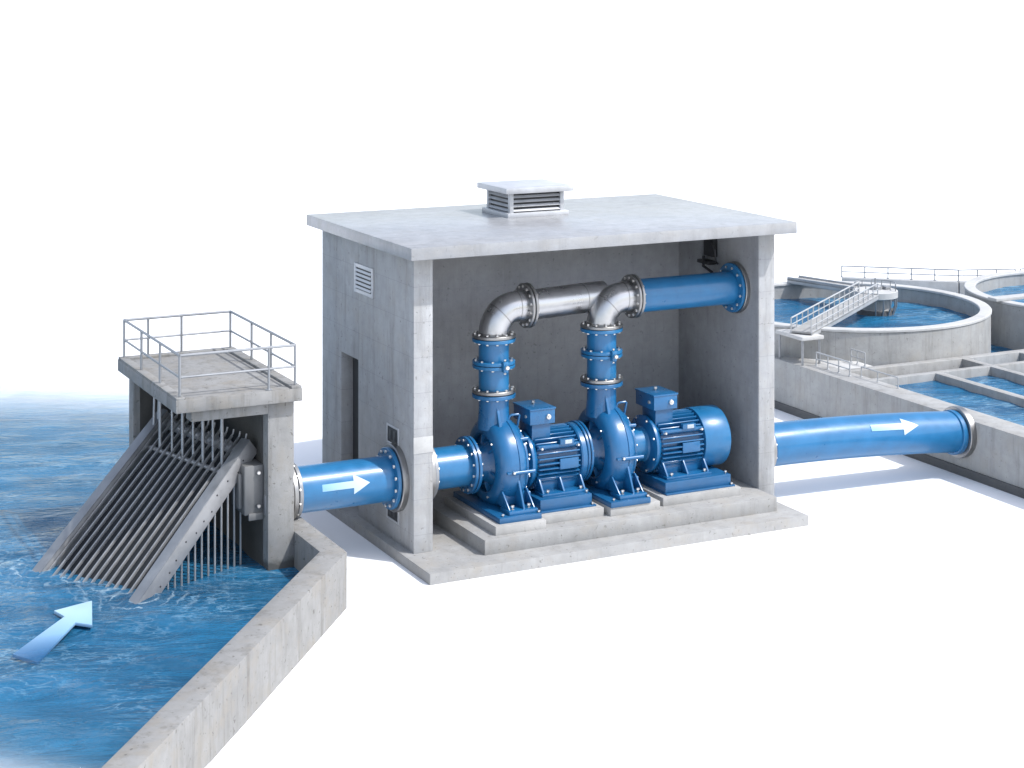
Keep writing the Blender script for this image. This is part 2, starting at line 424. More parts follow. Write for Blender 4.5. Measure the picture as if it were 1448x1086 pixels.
# louvre on the left wall
lv = MB()
lv.box(.135, .165, 2.5, 2.56, 3.66, 4.12, .004); lv.box(.135, .165, 3.2, 3.27, 3.66, 4.12, .004)
lv.box(.136, .164, 2.56, 3.2, 4.06, 4.119, .004); lv.box(.136, .164, 2.56, 3.2, 3.661, 3.72, .004)
lo = lv.build('wall_louvre', 'louvre', ph)
s = MB()
for k in range(5):
    z = 3.755 + k * .066; s.obox((.132, 2.56, z), (.132, 3.2, z), (.5, 0, .86), .038, .008, 0)
s.build('slats', 'louvre', lo)
MB().box(.150, .158, 2.56, 3.2, 3.72, 4.06, 0).build('dark_opening', 'dark', lo)
# small recessed cover frames above and below the suction sleeve
for z0, z1 in ((1.58, 1.87), (.44, .72)):
    f = MB()
    f.box(.145, .162, 1.50, 1.53, z0, z1, .003); f.box(.145, .162, 1.93, 1.96, z0, z1, .003)
    f.box(.146, .161, 1.53, 1.93, z1 - .03, z1, .003); f.box(.146, .161, 1.53, 1.93, z0, z0 + .03, .003)
    fo = f.build('cover_frame', 'louvre', ph)
    g = MB(); g.box(.152, .158, 1.53, 1.93, z0 + .03, z1 - .03, 0)
    g.box(.149, .1525, 1.60, 1.70, z0 + .07, z1 - .07, .002); g.box(.149, .1525, 1.76, 1.86, z0 + .07, z1 - .07, .002)
    g.build('cover_plate', 'dark', fo)
# repaired band on the front end of the left wall
MB().box(.155, .466, VF - .008, VF + .01, 1.62, 1.86, .003).build('mortar_patch', 'tanktop', ph)
# conduit box and bracket inside on the right wall
br = MB().box(6.10, 6.192, 2.16, 2.46, 3.95, 4.38, .01).build('conduit_box', 'dark', ph)
b2 = MB(); b2.tube([(6.05, 2.38, 3.95), (6.05, 2.38, 3.78), (6.1, 2.2, 3.70), (6.1, 2.1, 3.5)], .025, 10); b2.box(6.03, 6.19, 2.2, 2.55, 3.82, 3.88, .006)
b2.tube([(6.06, 2.12, 4.2), (6.04, 2.0, 4.1), (6.06, 2.02, 3.9), (6.15, 2.1, 3.85)], .018, 8); b2.build('conduit', 'dark', br)
# roof ventilator
rv = MB().box(2.72, 3.84, 3.02, 4.02, 4.693, 4.765, .006).build('roof_ventilator', 'louvre', ph)
VX0, VX1, VY0, VY1 = 2.78, 3.78, 3.08, 3.96
for x in (VX0, VX1 - .07):
    for y in (VY0, VY1 - .07): MB().box(x, x + .07, y, y + .07, 4.763, 5.09, .004).build('corner_post', 'louvre', rv)
b = MB(); b.box(VX0 + .05, VX1 - .05, VY0 + .05, VY1 - .05, 4.763, 5.088, 0); b.build('dark_core', 'dark', rv)
b = MB()
for k in range(4):
    z = 4.80 + k * .075
    b.obox((VX0 + .07, VY0 + .02, z), (VX1 - .07, VY0 + .02, z), (0, .75, .66), .048, .010, 0)
    b.obox((VX0 + .02, VY0 + .07, z), (VX0 + .02, VY1 - .07, z), (.75, 0, .66), .048, .010, 0)
    b.obox((VX1 - .02, VY0 + .07, z), (VX1 - .02, VY1 - .07, z), (-.75, 0, .66), .048, .010, 0)
b.build('louvre_slats', 'louvre', rv)
MB().box(2.66, 3.90, 2.96, 4.08, 5.088, 5.18, .006).build('vent_cap', 'louvre', rv)

# ------------------------------------------------------------------ pumps
VA, ZA = 1.6, 1.18
U1, DU = 1.81, 1.89
pump = thing('low_lift_pump', 'blue centrifugal pump nearest the left wall, fed by the short suction pipe', 'pump', (U1, VA, .51), 'blue centrifugal pumps on concrete pads')
cb = MB()
cb.lathe([(-.45, .255), (-.26, .265), (-.21, .29), (-.17, .33), (-.14, .35), (-.14, .42), (-.215, .435), (-.23, .455), (-.23, .50), (-.22, .56), (-.195, .61), (-.155, .65), (-.10, .678), (-.04, .69), (.058, .693), (.062, .68), (.074, .68), (.078, .693),
          (.13, .685), (.18, .665), (.21, .635), (.23, .59), (.24, .50), (.245, .42), (.26, .34), (.30, .30)], (U1, VA, ZA), 'u', 80)
casing = cb.build('volute_casing', 'blue', pump)
# discharge neck with flared root
nb = MB()
UN = U1 - .035
nb.lathe([(1.70, .262), (1.80, .252), (1.88, .240), (1.96, .234), (2.06, .232), (2.19, .232)], (UN, VA, 0), 'z', 48)
nb.vprism([(-.34, 1.74), (-.225, 2.05), (-.1, 2.05), (-.1, 1.70)], (UN - .04, VA, 0), (0, 1, 0), (0, 0, 1), (1, 0, 0), .045, .006)
nb.build('discharge_neck', 'blue', pump)
pf = flange(pump, (UN, VA, 2.205), 'z', .335, .06, 'blue')
# suction flange on the pump side
sf = flange(pump, (U1 - .445, VA, ZA), 'u', .43, .05, 'blue', 'suction_flange')
# casing bolts ring on the back cover and lugs
cv = MB(); cv.lathe([(.235, .56), (.245, .58), (.275, .58), (.285, .565)], (U1, VA, ZA), 'u', 56); cvo = cv.build('back_cover', 'blue', pump)
bolts(cvo, (U1 + .285, VA, ZA), 'u', .53, 14, .03, .018)
z = ZA - .02
lg = MB(); lg.cyl((U1, VA - .692, z), 'u', .03, -.06, .32, 16); lg.box(U1 - .14, U1 + .20, VA - .70, VA - .60, z - .018, z + .018, .006); lg.build('casing_lug', 'blue', casing)
lg = MB(); lg.cyl((U1, VA - .50, ZA - .40), 'u', .035, .20, .33, 16); lg.build('casing_lug', 'blue', casing)
lg = MB(); lg.cyl((U1, VA - .47, ZA + .42), 'u', .03, .18, .31, 16); lg.build('casing_lug', 'blue', casing)
bolt_at(casing, (U1 - .04, VA - .705, ZA - .01), 'v', .02, .024)
bolt_at(casing, (U1 - .235, VA - .36, ZA + .36), 'u', .02, .018); bolt_at(casing, (U1 - .235, VA - .22, ZA - .47), 'u', .02, .018)
dr = MB(); dr.cyl((U1 - .16, VA - .18, ZA - .47), 'u', .04, -.08, .02, 12); dr.build('drain_plug', 'bluedark', casing)
# hub ribs in the dished front face
for k in range(6):
    t_ = k * math.pi / 3 + .3; dy, dz = math.cos(t_), math.sin(t_)
    hb = MB(); hb.obox((U1 - .19, VA + dy * .28, ZA + dz * .28), (U1 - .15, VA + dy * .425, ZA + dz * .425), (0, -dz, dy), .03, .09, .004); hb.build('hub_rib', 'blue', casing)
# lifting handle
lh = MB(); x = U1 + .02
lh.tube([(x + .10, VA - .16, ZA + .60), (x + .13, VA - .18, ZA + .715), (x + .16, VA - .19, ZA + .73), (x + .27, VA - .19, ZA + .73), (x + .295, VA - .18, ZA + .71), (x + .27, VA - .15, ZA + .52)], .018, 10)
lh.build('lifting_handle', 'blue', pump)
# base plate, foot and webs
bp = MB(); bp.box(1.41, 2.11, .64, 2.3, .508, .595, .008)
bpo = bp.build('base_plate', 'bluedark', pump)
ft = MB(); ft.box(1.60, 2.08, .70, 1.02, .594, .655, .008)
ft.vprism([(.76, .65), (1.20, .65), (1.20, .86), (1.02, .88)], (1.64, 0, 0), (0, 1, 0), (0, 0, 1), (1, 0, 0), .025)
ft.vprism([(.74, .65), (1.20, .65), (1.20, 1.10), (.93, 1.04), (.90, .98)], (1.87, 0, 0), (0, 1, 0), (0, 0, 1), (1, 0, 0), .03)
ft.vprism([(.76, .65), (1.20, .65), (1.20, .86), (1.02, .88)], (2.05, 0, 0), (0, 1, 0), (0, 0, 1), (1, 0, 0), .025)
ft.box(1.63, 2.06, 1.04, 1.075, .65, .84, .004)
fto = ft.build('foot', 'blue', pump)
f2 = MB(); f2.box(1.60, 2.08, 1.98, 2.24, .594, .655, .008)
f2.vprism([(2.2, .65), (1.9, .65), (1.9, .95), (2.1, .95)], (1.82, 0, 0), (0, 1, 0), (0, 0, 1), (1, 0, 0), .03); f2.build('foot', 'blue', pump)
for p in ((1.70, .80, .675), (1.97, .80, .675)): bolt_at(fto, p, 'z', .03, .028)
for p in ((1.50, .72, .60), (2.08, .68, .60)): bolt_at(bpo, p, 'z', .02, .022)
pump2 = copy_tree(pump, None, (DU, 0, 0)); pump2['label'] = 'blue centrifugal pump between the two finned motors, in the middle of the bay'

# ------------------------------------------------------------------ motors
def motor(u0, u1, label, right_kind):
    t = thing('electric_motor', label, 'motor', ((u0 + u1) / 2, VA, .51), 'finned blue motors driving the pumps')
    zc = ZA - .02
    b = MB(); b.lathe([(u0 - .02, .30), (u0, .36), (u0 + .02, .375), (u1 - .02, .375), (u1, .36)], (0, VA, zc), 'u', 56)
    body = b.build('motor_body', 'bluedark', t)  # darker blue stands in for shade between the fins
    f = MB()
    nf = 36
    for k in range(nf):
        a = 2 * math.pi * k / nf; dy, dz = math.cos(a), math.sin(a)
        if abs(dz) < .05 and dy > 0: pass
        f.obox((u0 + .05, VA + dy * .405, zc + dz * .405), (u1 - .05, VA + dy * .405, zc + dz * .405), (0, -dz, dy), .020, .12, .004)
    f.build('cooling_fins', 'blue', body)
    # end bell towards the pump
    e = MB(); e.lathe([(u0 - .09, .33), (u0 - .075, .43), (u0 - .06, .455), (u0 - .02, .455), (u0 + .0, .44), (u0 + .06, .40), (u0 + .07, .38)], (0, VA, zc), 'u', 56)
    eo = e.build('end_bell', 'blue', t); bolts(eo, (u0 - .06, VA, zc), 'u', .42, 8, .05, .02)
    # terminal box
    n_ = MB(); n_.box(u0 + .02, u0 + .34, VA - .26, VA + .16, zc + .33, zc + .60, .01); n_.build('terminal_neck', 'bluedark', t)
    x0, x1 = u0 - .03, u0 + .40
    bx = MB(); bx.box(x0, x1, VA - .30, VA + .28, zc + .58, zc + .80, .008); bxo = bx.build('terminal_box', 'blue', t)
    ld = MB(); ld.box(x0 - .012, x1 + .012, VA - .312, VA + .292, zc + .80, zc + .825, .004); ld.build('lid', 'blue', bxo)
    gl = MB(); gl.cyl((x1 - .12, VA - .30, zc + .69), 'v', .04, -.035, .01, 14); gl.cyl((x1 - .12, VA - .325, zc + .69), 'v', .022, -.03, .01, 10); gl.build('cable_gland', 'bolt', bxo)
    gl = MB(); gl.cyl((x0, VA - .16, zc + .69), 'u', .028, -.02, .01, 12); gl.build('cable_gland', 'bolt', bxo)
    bolt_at(bxo, ((x0 + x1) / 2, VA + .02, zc + .835), 'z', .03, .03)
    # shelf and tag, nameplate
    sh = MB(); sh.box(u0 + .06, u1 - .05, VA - .42, VA - .24, zc + .235, zc + .275, .005); sh.box(u0 + .42, u0 + .66, VA - .44, VA - .36, zc + .265, zc + .345, .005); sh.build('terminal_ledge', 'blue', body)
    tg = MB(); tg.box(u0 + .50, u0 + .62, VA - .447, VA - .438, zc + .275, zc + .335, .002); tg.build('tag_plate', 'plate', t)
    npl = MB(); npl.box(u0 + .40, u0 + .72, VA - .475, VA - .44, zc - .10, zc + .06, .004); npl.build('nameplate', 'blue', t)
    for px in (u0 + .10, u1 - .08): bolt_at(body, (px, VA - .425, zc + .24), 'v', .03, .022)
    if right_kind == 'fan':
        c = MB(); c.lathe([(u1 - .02, .44), (u1 - .02, .475), (u1 - .01, .48), (u1 + .43, .478), (u1 + .455, .472), (u1 + .47, .455), (u1 + .475, .43), (u1 + .475, .2)], (0, VA, zc), 'u', 64)
        c.build('fan_cover', 'bluepipe', t)
        l = MB(); l.lathe([(u0 - .50, .30), (u0 - .30, .265), (u0 - .12, .265), (u0 - .07, .30)], (0, VA, zc), 'u', 48); lo_ = l.build('coupling_guard', 'bluepipe', t)
        bolts(lo_, (u0 - .46, VA, zc), 'u', .30, 10, .03, .018)
    else:
        c = MB(); c.lathe([(u1 - .03, .40), (u1 - .02, .455), (u1 + .0, .47), (u1 + .07, .47), (u1 + .10, .44)], (0, VA, zc), 'u', 60); c.build('drive_bell', 'blue', t)
        joint(t, (u1 + .14, VA, ZA), 'u', .47, .042, 'blue', 'blue', 16, .018)
        l = MB(); l.lathe([(u0 - .24, .30), (u0 - .18, .24), (u0 - .09, .24), (u0 - .06, .32)], (0, VA, zc), 'u', 40); lo_ = l.build('coupling_guard', 'bluepipe', t)
    # feet and base frame
    fr = MB(); fw = u1 + (.30 if right_kind == 'fan' else .02)
    fr.box(u0 - .06, fw, .90, 2.25, .535, .70, .010)
    fo = fr.build('base_frame', 'bluedark', t)
    lp = MB(); lp.box(u0 - .07, fw + .05, .85, 2.3, .508, .536, .006); lp.build('base_flange', 'bluedark', fo)
    a0, a1 = u0 + .08, u1 - .02
    ft = MB(); ft.box(a0 - .04, a1 + .04, 1.02, 1.30, .698, .74, .006); rf_ = MB(); rf_.box(a0 - .04, a1 + .04, 1.90, 2.18, .698, .74, .006); rf_.vprism([(2.14, .74), (1.75, .74), (1.75, 1.0), (1.96, .98)], ((a0 + a1) / 2, 0, 0), (0, 1, 0), (0, 0, 1), (1, 0, 0), .03); rf_.build('motor_foot', 'blue', t)
    for x in (a0, (a0 + a1) / 2, a1):
        ft.vprism([(1.06, .74), (1.45, .74), (1.45, 1.0), (1.24, .98)], (x, 0, 0), (0, 1, 0), (0, 0, 1), (1, 0, 0), .03)
    ft.vprism([(a0, .74), (a1, .74), (a1 - .03, .98), (a0 + .03, .98)], (0, 1.27, 0), (1, 0, 0), (0, 0, 1), (0, 1, 0), .03)
    fto = ft.build('motor_foot', 'blue', t)
    for x in (a0 + .08, a1 - .06): bolt_at(fto, (x, 1.08, .745), 'z', .03, .028)
    bolt_at(fo, (fw - .05, .98, .71), 'z', .02, .022)
    bolt_at(fo, (fw + .0, .88, .54), 'z', .02, .022)
    return t
motor(2.28, 3.09, 'finned blue electric motor between the two pumps, sharing its flange with the second pump', 'flange')
motor(4.48, 5.33, 'finned blue electric motor with smooth fan cover, rightmost machine under the roof', 'fan')

# ------------------------------------------------------------------ risers, elbows, header
ris = thing('riser_pipe', 'upright blue riser pipe with bolted collars above the left pump', 'pipe', (UN, VA, 2.24), 'blue riser pipes above the pumps')
MB().lathe([(2.24, .234), (3.10, .234)], (UN, VA, 0), 'z', 48).build('pipe', 'bluepipe', ris)
f0 = flange(ris, (UN, VA, 2.275), 'z', .335, .05, 'flangesteel'); g = MB(); g.cyl((UN, VA, 2.243), 'z', .318, -.01, .012, 48, .002); g.build('gasket', 'rubber', f0)
bolts(f0, (UN, VA, 2.24), 'z', .292, 12, .125, .022)
c1 = flange(ris, (UN, VA, 2.655), 'z', .33, .05, 'bluepipe'); c2 = flange(ris, (UN, VA, 2.715), 'z', .33, .05, 'bluepipe')
MB().cyl((UN, VA, 2.685), 'z', .315, -.01, .01, 48, .002).build('gasket', 'rubber', c1)
bolts(c1, (UN, VA, 2.685), 'z', .285, 10, .11, .022, .2)
cl = MB(); cl.box(UN - .02, UN + .06, VA - .39, VA - .30, 2.61, 2.77, .008); clo = cl.build('clamp_block', 'bluepipe', c1); bolt_at(clo, (UN + .02, VA - .40, 2.69), 'v', .03, .036)
bolt_at(clo, (UN + .02, VA - .35, 2.69), 'z', .19, .02)
c3 = flange(ris, (UN, VA, 3.055), 'z', .335, .055, 'bluepipe')
ris2 = copy_tree(ris, None, (DU, 0, 0)); ris2['label'] = 'upright blue riser pipe with bolted collars above the middle pump'

elb = thing('steel_elbow', 'polished steel elbow pipe above the left riser, joined to the long steel pipe', 'pipe elbow', (UN, VA, 3.09), 'polished steel elbow pipes')
ZH = 3.53; rb = .38; UJ = UN + .56
path = [(UN, VA, 3.09), (UN, VA, ZH - rb)]
for k in range(1, 17):
    a = math.pi / 2 * k / 16; path.append((UN + rb - rb * math.cos(a), VA, ZH - rb + rb * math.sin(a)))
path.append((UJ - .04, VA, ZH))
b = MB(); b.tube(path, .235, 48); eo = b.build('elbow_pipe', 'steel', elb)
ws = MB()
for i in (1, 9, 17):
    p0, p1 = Vector(path[i]), Vector(path[i + 1]); d = (p1 - p0).normalized() * .006
    ws.tube([p0 - d * 1.6, p0 - d, p0 + d, p0 + d * 1.6], [.233, .2385, .2385, .233], 48)
ws.build('weld_seam', 'flangesteel', eo)
ef = flange(elb, (UN, VA, 3.115), 'z', .335, .05, 'flangesteel')
MB().cyl((UN, VA, 3.086), 'z', .318, -.006, .006, 48, .001).build('gasket', 'rubber', ef)
bolts(ef, (UN, VA, 3.085), 'z', .292, 12, .12, .022)
joint(elb, (UJ, VA, ZH), 'u', .345, .045, 'flangesteel', 'flangesteel', 14, .022)
elb2 = copy_tree(elb, None, (DU, 0, 0)); elb2['label'] = 'polished steel elbow pipe above the middle riser, joined to the blue overhead pipe'

hp = thing('steel_header_pipe', 'straight polished steel overhead pipe running between the two elbows', 'pipe', (UJ + .06, VA, ZH))
h0 = Vector((UJ + .05, VA + .005, ZH)); h1 = Vector((UN + DU + .16, VA + .27, ZH))
h_ = MB().tube([h0, h0.lerp(h1, .5), h1], .235, 56).build('pipe', 'steel', hp)
hd = (h1 - h0).normalized(); hm = h0 + hd * 1.02
MB().tube([hm - hd * .01, hm - hd * .006, hm + hd * .006, hm + hd * .01], [.233, .239, .239, .233], 56).build('weld_seam', 'flangesteel', h_)
bh = thing('blue_header_pipe', 'straight blue overhead pipe from the second elbow into the right wall', 'pipe', (UJ + DU + .06, VA, ZH))
MB().lathe([(UJ + DU + .055, .265), (6.19, .265)], (0, VA, ZH), 'u', 56).build('pipe', 'bluepipe', bh)
wf = flange(bh, (6.09, VA, ZH), 'u', .40, .05, 'bluepipe'); bolts(wf, (6.09, VA, ZH), 'u', .34, 12, .06, .022)
MB().lathe([(6.118, .36), (6.118, .412), (6.128, .42), (6.19, .42)], (0, VA, ZH), 'u', 56).build('wall_collar', 'flangesteel', bh)

# ------------------------------------------------------------------ suction pipes
def arrow_on_pipe(parent, p_start, d, r, L, hl, w, hw, phi):
    """arrow that hugs the pipe surface: L total length, hl head length, w/hw half-widths, phi angle round the pipe"""
    d = Vector(d).normalized(); side = Vector((0, 0, 1)); side = (side - d * side.dot(d)).normalized(); out = d.cross(side)
    if out.y > 0: out = -out
    bm = bmesh.new(); nseg = 24; cols = []
    def wd(x): return w if x < L - hl - 1e-6 else hw * max(0.0, (L - x) / hl)
    xs = [L * .0] + [(L - hl) * k / 6 for k in range(1, 7)] + [L - hl + .00001] + [L - hl + hl * k / 6 for k in range(1, 7)]
    for x in xs:
        hwid = w if x <= L - hl else hw * max(.002, (L - x) / hl); ring = []
        for k in range(9):
            s_ = -hwid + 2 * hwid * k / 8; a = phi + s_ / r
            ring.append(bm.verts.new(Vector(p_start) + d * x + (out * math.cos(a) + side * math.sin(a)) * (r + .004)))
        cols.append(ring)
    for i in range(len(cols) - 1):
        for k in range(8): bm.faces.new((cols[i][k], cols[i + 1][k], cols[i + 1][k + 1], cols[i][k + 1]))
    bmesh.ops.recalc_face_normals(bm, faces=bm.faces[:])
    # give it paint thickness
    g = bmesh.ops.solidify(bm, geom=bm.faces[:], thickness=-.003)
    mbx = MB(); mbx.bm.free(); mbx.bm = bm
    return mbx.build('painted_arrow', 'arrowpaint', parent)
ZS = 1.13
sp = thing('suction_pipe', 'thick blue suction pipe with white arrow between intake tower and pump house', 'pipe', (-.6, VA, ZS))
SR = .335
pp = MB().lathe([(-1.60, SR), (.15, SR)], (0, VA, ZS), 'u', 64).build('pipe', 'bluepipe', sp)
wf = flange(sp, (.03, VA, ZS), 'u', .455, .06, 'bluepipe'); bolts(wf, (.03, VA, ZS), 'u', .40, 14, .07, .026)
MB().lathe([(.064, .44), (.064, .49), (.076, .50), (.158, .50)], (0, VA, ZS), 'u', 64).build('wall_collar', 'flangesteel', sp)
tf = flange(sp, (-1.56, VA, ZS), 'u', .43, .07, 'flangesteel', 'tower_flange'); bolts(tf, (-1.55, VA, ZS), 'u', .385, 12, .09, .024)
flange(sp, (-1.475, VA, ZS), 'u', .40, .06, 'galv', 'tower_flange')
MB().lathe([(-1.719, .41), (-1.70, .42), (-1.60, .42)], (0, VA, ZS), 'u', 56).build('wall_collar', 'flangesteel', sp)
arrow_on_pipe(sp, (-1.14, VA, ZS), (1, 0, 0), SR, .74, .25, .05, .145, R(12))
ss = thing('suction_spool', 'short blue pipe spool between the left wall and the first pump', 'pipe', (1.0, VA, ZA))
MB().lathe([(.47, .31), (U1 - .475, .31)], (0, VA, ZA), 'u', 56).build('pipe', 'bluepipe', ss)
sfl = flange(ss, (U1 - .51, VA, ZA), 'u', .43, .05, 'blue'); MB().cyl((U1 - .478, VA, ZA), 'u', .41, -.009, .009, 48, .002).build('gasket', 'rubber', sfl)
bolts(sfl, (U1 - .478, VA, ZA), 'u', .375, 14, .12, .022)
c_ = MB(); c_.lathe([(.471, .47), (.60, .47), (.605, .465), (.605, .40)], (0, VA, ZA), 'u', 60); co_ = c_.build('wall_collar', 'flangesteel', ss)
c2_ = flange(ss, (.64, VA, ZA), 'u', .44, .06, 'galv', 'collar_flange'); bolts(c2_, (.645, VA, ZA), 'u', .375, 12, .06, .024)

# ------------------------------------------------------------------ discharge pipe
TU = 10.60
P0 = Vector((6.5, 1.50, .90)); P1 = Vector((TU, 1.30, .75))
DR = .35
dp = thing('discharge_pipe', 'thick blue discharge pipe with white arrow from pump house to the basin wall', 'pipe', (8.5, 1.4, 0))
def dcurve(t): return P0.lerp(P1, t) + Vector((0, 0, .20 * t * (1 - t)))
MB().tube([dcurve(k / 20) for k in range(21)], DR, 64).build('pipe', 'bluepipe', dp)
wf = flange(dp, (6.56, 1.5, .90), 'u', .47, .11, 'flangesteel', 'wall_collar'); bolts(wf, (6.60, 1.5, .90), 'u', .41, 12, .06, .022)
MB().lathe([(6.61, .345), (6.61, .365), (6.70, .365), (6.70, .345)], (0, 1.497, .893), 'u', 56).build('pipe_sleeve', 'bluedark', dp)
d_ = (P1 - P0).normalized(); q_ = P1 - d_ * .07
ef_ = MB(); ef_.lathe([(-.05, .3), (-.05, .43), (-.04, .44), (.03, .44), (.069, .44)], (TU - .07, 1.30, .75), 'u', 56); ef_.build('end_flange', 'flangesteel', dp)
e2_ = MB(); e2_.lathe([(-.155, .3), (-.155, .372), (-.148, .38), (-.06, .38), (-.05, .36)], (TU - .07, 1.304, .757), 'u', 56); e2_.build('end_flange', 'bluepipe', dp)
L_ = (P1 - P0).length
arrow_on_pipe(dp, dcurve(.5), dcurve(.73) - dcurve(.5), DR + .004, .96, .32, .055, .15, R(34))

# ------------------------------------------------------------------ intake tower
tw = thing('intake_tower', 'weathered concrete intake tower with flat deck standing in the lake', 'tower', (-2.55, 2.3, 0))
TZ = 2.63
MB().box(-2.11, -1.721, .85, 3.6, -.9, TZ, .012).build('side_wall', 'tower', tw)
MB().box(-3.30, -1.722, 3.602, 3.86, -.9, TZ - .001, .010).build('back_wall', 'tower', tw)
MB().box(-3.20, -2.125, 3.585, 3.604, -.9, TZ - .003, 0).build('shade_lining', 'wet_shade', tw)  # added panels, dark to stand in for shade inside the tower
MB().box(-2.122, -2.108, 1.06, 3.602, -.9, TZ - .004, 0).build('shade_lining', 'wet_shade', tw)
MB().box(-3.22, -2.112, .83, 1.10, TZ - .16, TZ - .001, .01).build('edge_beam', 'tower', tw)
MB().box(-3.47, -1.64, .72, 3.88, TZ, TZ + .18, .012).build('deck_slab', 'kerbwall', tw)
DZ = TZ + .18
k = MB(); k.box(-3.46, -1.65, 3.72, 3.87, DZ - .002, DZ + .035, .005); k.box(-1.80, -1.65, .73, 3.718, DZ - .002, DZ + .035, .005); k.box(-3.46, -3.33, .73, 3.718, DZ - .002, DZ + .03, .005)
k.build('deck_kerb', 'kerbwall', tw)
MB().box(-2.125, -2.1, .93, 1.0, 1.02, 1.3, .004).build('wall_cleat', 'frame', tw)

def railing(name, label, segs, h, r, mat, group=None, mids=1, base=True):
    """segs: list of polylines of post positions (x,y,z); rails follow the polyline"""
    p0 = segs[0][0]; t = thing(name, label, 'railing', p0, group)
    post = None; seen = set()
    top = MB(); mid = MB()
    pm = bpy.data.meshes.new('post')
    b = MB(); b.tube([(0, 0, 0), (0, 0, h)], r, 10)
    if base: b.lathe([(0, r * 2.6), (.012, r * 2.6), (.016, r * 1.5), (.03, r * 1.3)], (0, 0, 0), 'z', 12)
    b.bm.to_mesh(pm); b.bm.free(); pm.materials.append(M[mat]); pm.polygons.foreach_set('use_smooth', [True] * len(pm.polygons)); pm.set_sharp_from_angle(angle=R(40))
    for sg in segs:
        for p in sg:
            if tuple(p) in seen: continue
            seen.add(tuple(p)); o = bpy.data.objects.new('post', pm); col.objects.link(o); o.parent = t; o.location = Vector(p) - Vector(p0)
        for i in range(len(sg) - 1):
            a, c = Vector(sg[i]), Vector(sg[i + 1]); z = Vector((0, 0, 1))
            top.tube([a + z * h, c + z * h], r * 1.05, 10)
            for m_ in range(mids): mid.tube([a + z * h * (m_ + 1) / (mids + 1), c + z * h * (m_ + 1) / (mids + 1)], r * .85, 8)
    top.build('top_rail', mat, t); mid.build('mid_rail', mat, t)
    return t
x0, x1, y0, y1 = -3.39, -1.72, .81, 3.79
RZ = DZ - .002
railing('deck_railing', 'grey tubular guard railing round the intake tower deck',
        [[(x0, y0, RZ), (x0 + 1.28, y0, RZ), (x1, y0, RZ), (x1, 1.85, RZ), (x1, 2.75, RZ), (x1, y1, RZ), (-2.5, y1, RZ), (-3.02, y1, RZ), (x0, y1, RZ), (x0, 2.8, RZ), (x0, 1.8, RZ), (x0, y0, RZ)]], .60, .019, 'galv')

# ------------------------------------------------------------------ bar screen
RB, RT = Vector((-3.95, .55, .24)), Vector((-2.20, 1.36, 1.93))
LB, LT = Vector((-4.86, 2.36, .24)), Vector((-2.86, 3.28, 2.02))
sc = thing('bar_screen', 'sloping steel bar screen dipping into the lake below the tower deck', 'screen', (-4.4, 1.45, WZ))
across = (LB - RB).normalized()
def ext(a, b, k): return a + (a - b).normalized() * k
for (a, c, nm) in ((RB, RT, 0), (LB, LT, 1)):
    b = MB(); a2 = ext(a, c, .5)
    b.obox(a2, c, across, .15, .26, .006)
    so = b.build('side_beam', 'frame', sc)
    # strip on top of the beam and rivets along its outer face
    dirv = (c - a).normalized(); up = across.cross(dirv).normalized()
    if up.z < 0: up = -up
    st = MB(); st.obox(a2 + up * .134, c + up * .134, across, .175, .014, .003); st.build('cap_strip', 'galv', so)
    if nm == 0:
        for q in range(11):
            p = a.lerp(c, .10 + q * .08 + random.uniform(-.015, .015)) - across * .064 + up * random.uniform(-.06, .05)
            rv_ = MB(); rv_.lathe([(0, .016), (-.012, .015), (-.02, .008)], p, tuple(across), 8); rv_.build('rivet', 'dark', so)
NB = 13
upv = across.cross((RT - RB).normalized()); upv = upv if upv.z > 0 else -upv
mp = MB(); mp.obox(ext(RB, RT, .4).lerp(ext(LB, LT, .4), .5) - upv * .07, RT.lerp(LT, .5).lerp(RB.lerp(LB, .5), .06) - upv * .07, across, 1.72, .012, 0); mp.build('mesh_panel', 'mesh', sc)
for i in range(NB):
    f = (i + .7) / (NB + .4); a = RB.lerp(LB, f); c = RT.lerp(LT, f) + Vector((.10, .05, .10)) * 0
    dv = (c - a).normalized(); a2 = a - dv * .45; c2 = c + dv * .02
    b = MB(); b.obox(a2 + upv * .045, c2 + upv * .045, across, .020, .045, .004)
    tip = c2 + upv * .045; b.tube([tip - dv * .05, tip + dv * .03 + upv * .01, tip + dv * .08 + upv * .045], .013, 8)
    b.build('screen_bar', 'bar', sc)
for f in (.80, .955):
    b = MB(); p, q = RB.lerp(RT, f) - upv * .03, LB.lerp(LT, f) - upv * .03
    b.tube([p, q], .034, 12); b.build('cross_bar', 'bar', sc)
# ragged roller with debris tines behind the top of the screen
b = MB(); p, q = RT + Vector((-.06, .06, -.12)), LT + Vector((.0, -.05, -.12)); b.tube([p, p.lerp(q, .5), q], .085, 14)
for i in range(16):
    c = p.lerp(q, (i + .5) / 16); b.tube([c, c + Vector((random.uniform(-.1, .02), random.uniform(-.04, .04), .11))], .014, 6)
b.build('rake_roller', 'frame', sc)
# vertical bars under the right-hand beam
for i in range(13):
    f = .12 + i * .063; p = RB.lerp(RT, f) - upv * .08
    b = MB(); b.tube([(p.x, p.y, -.4), (p.x, p.y, p.z)], .016, 8); b.build('vertical_bar', 'bar', sc)
# lifting rods hanging from the deck edge beam
for i, f in enumerate((.12, .22, .33, .44, .56, .68, .82)):
    p = RB.lerp(RT, .83).lerp(LB.lerp(LT, .80), f)
    b = MB(); b.tube([(p.x, p.y, p.z - .04), (p.x, p.y, TZ - .004)], .018 if i % 2 else .024, 8); b.build('lifting_rod', 'bar', sc)
for i in range(2):
    p = LB.lerp(LT, .86 + .04 * i) - across * .04
    b = MB(); b.tube([(p.x, p.y, p.z), (p.x + .02, p.y, TZ - .004)], .02, 8); b.build('lifting_rod', 'bar', sc)
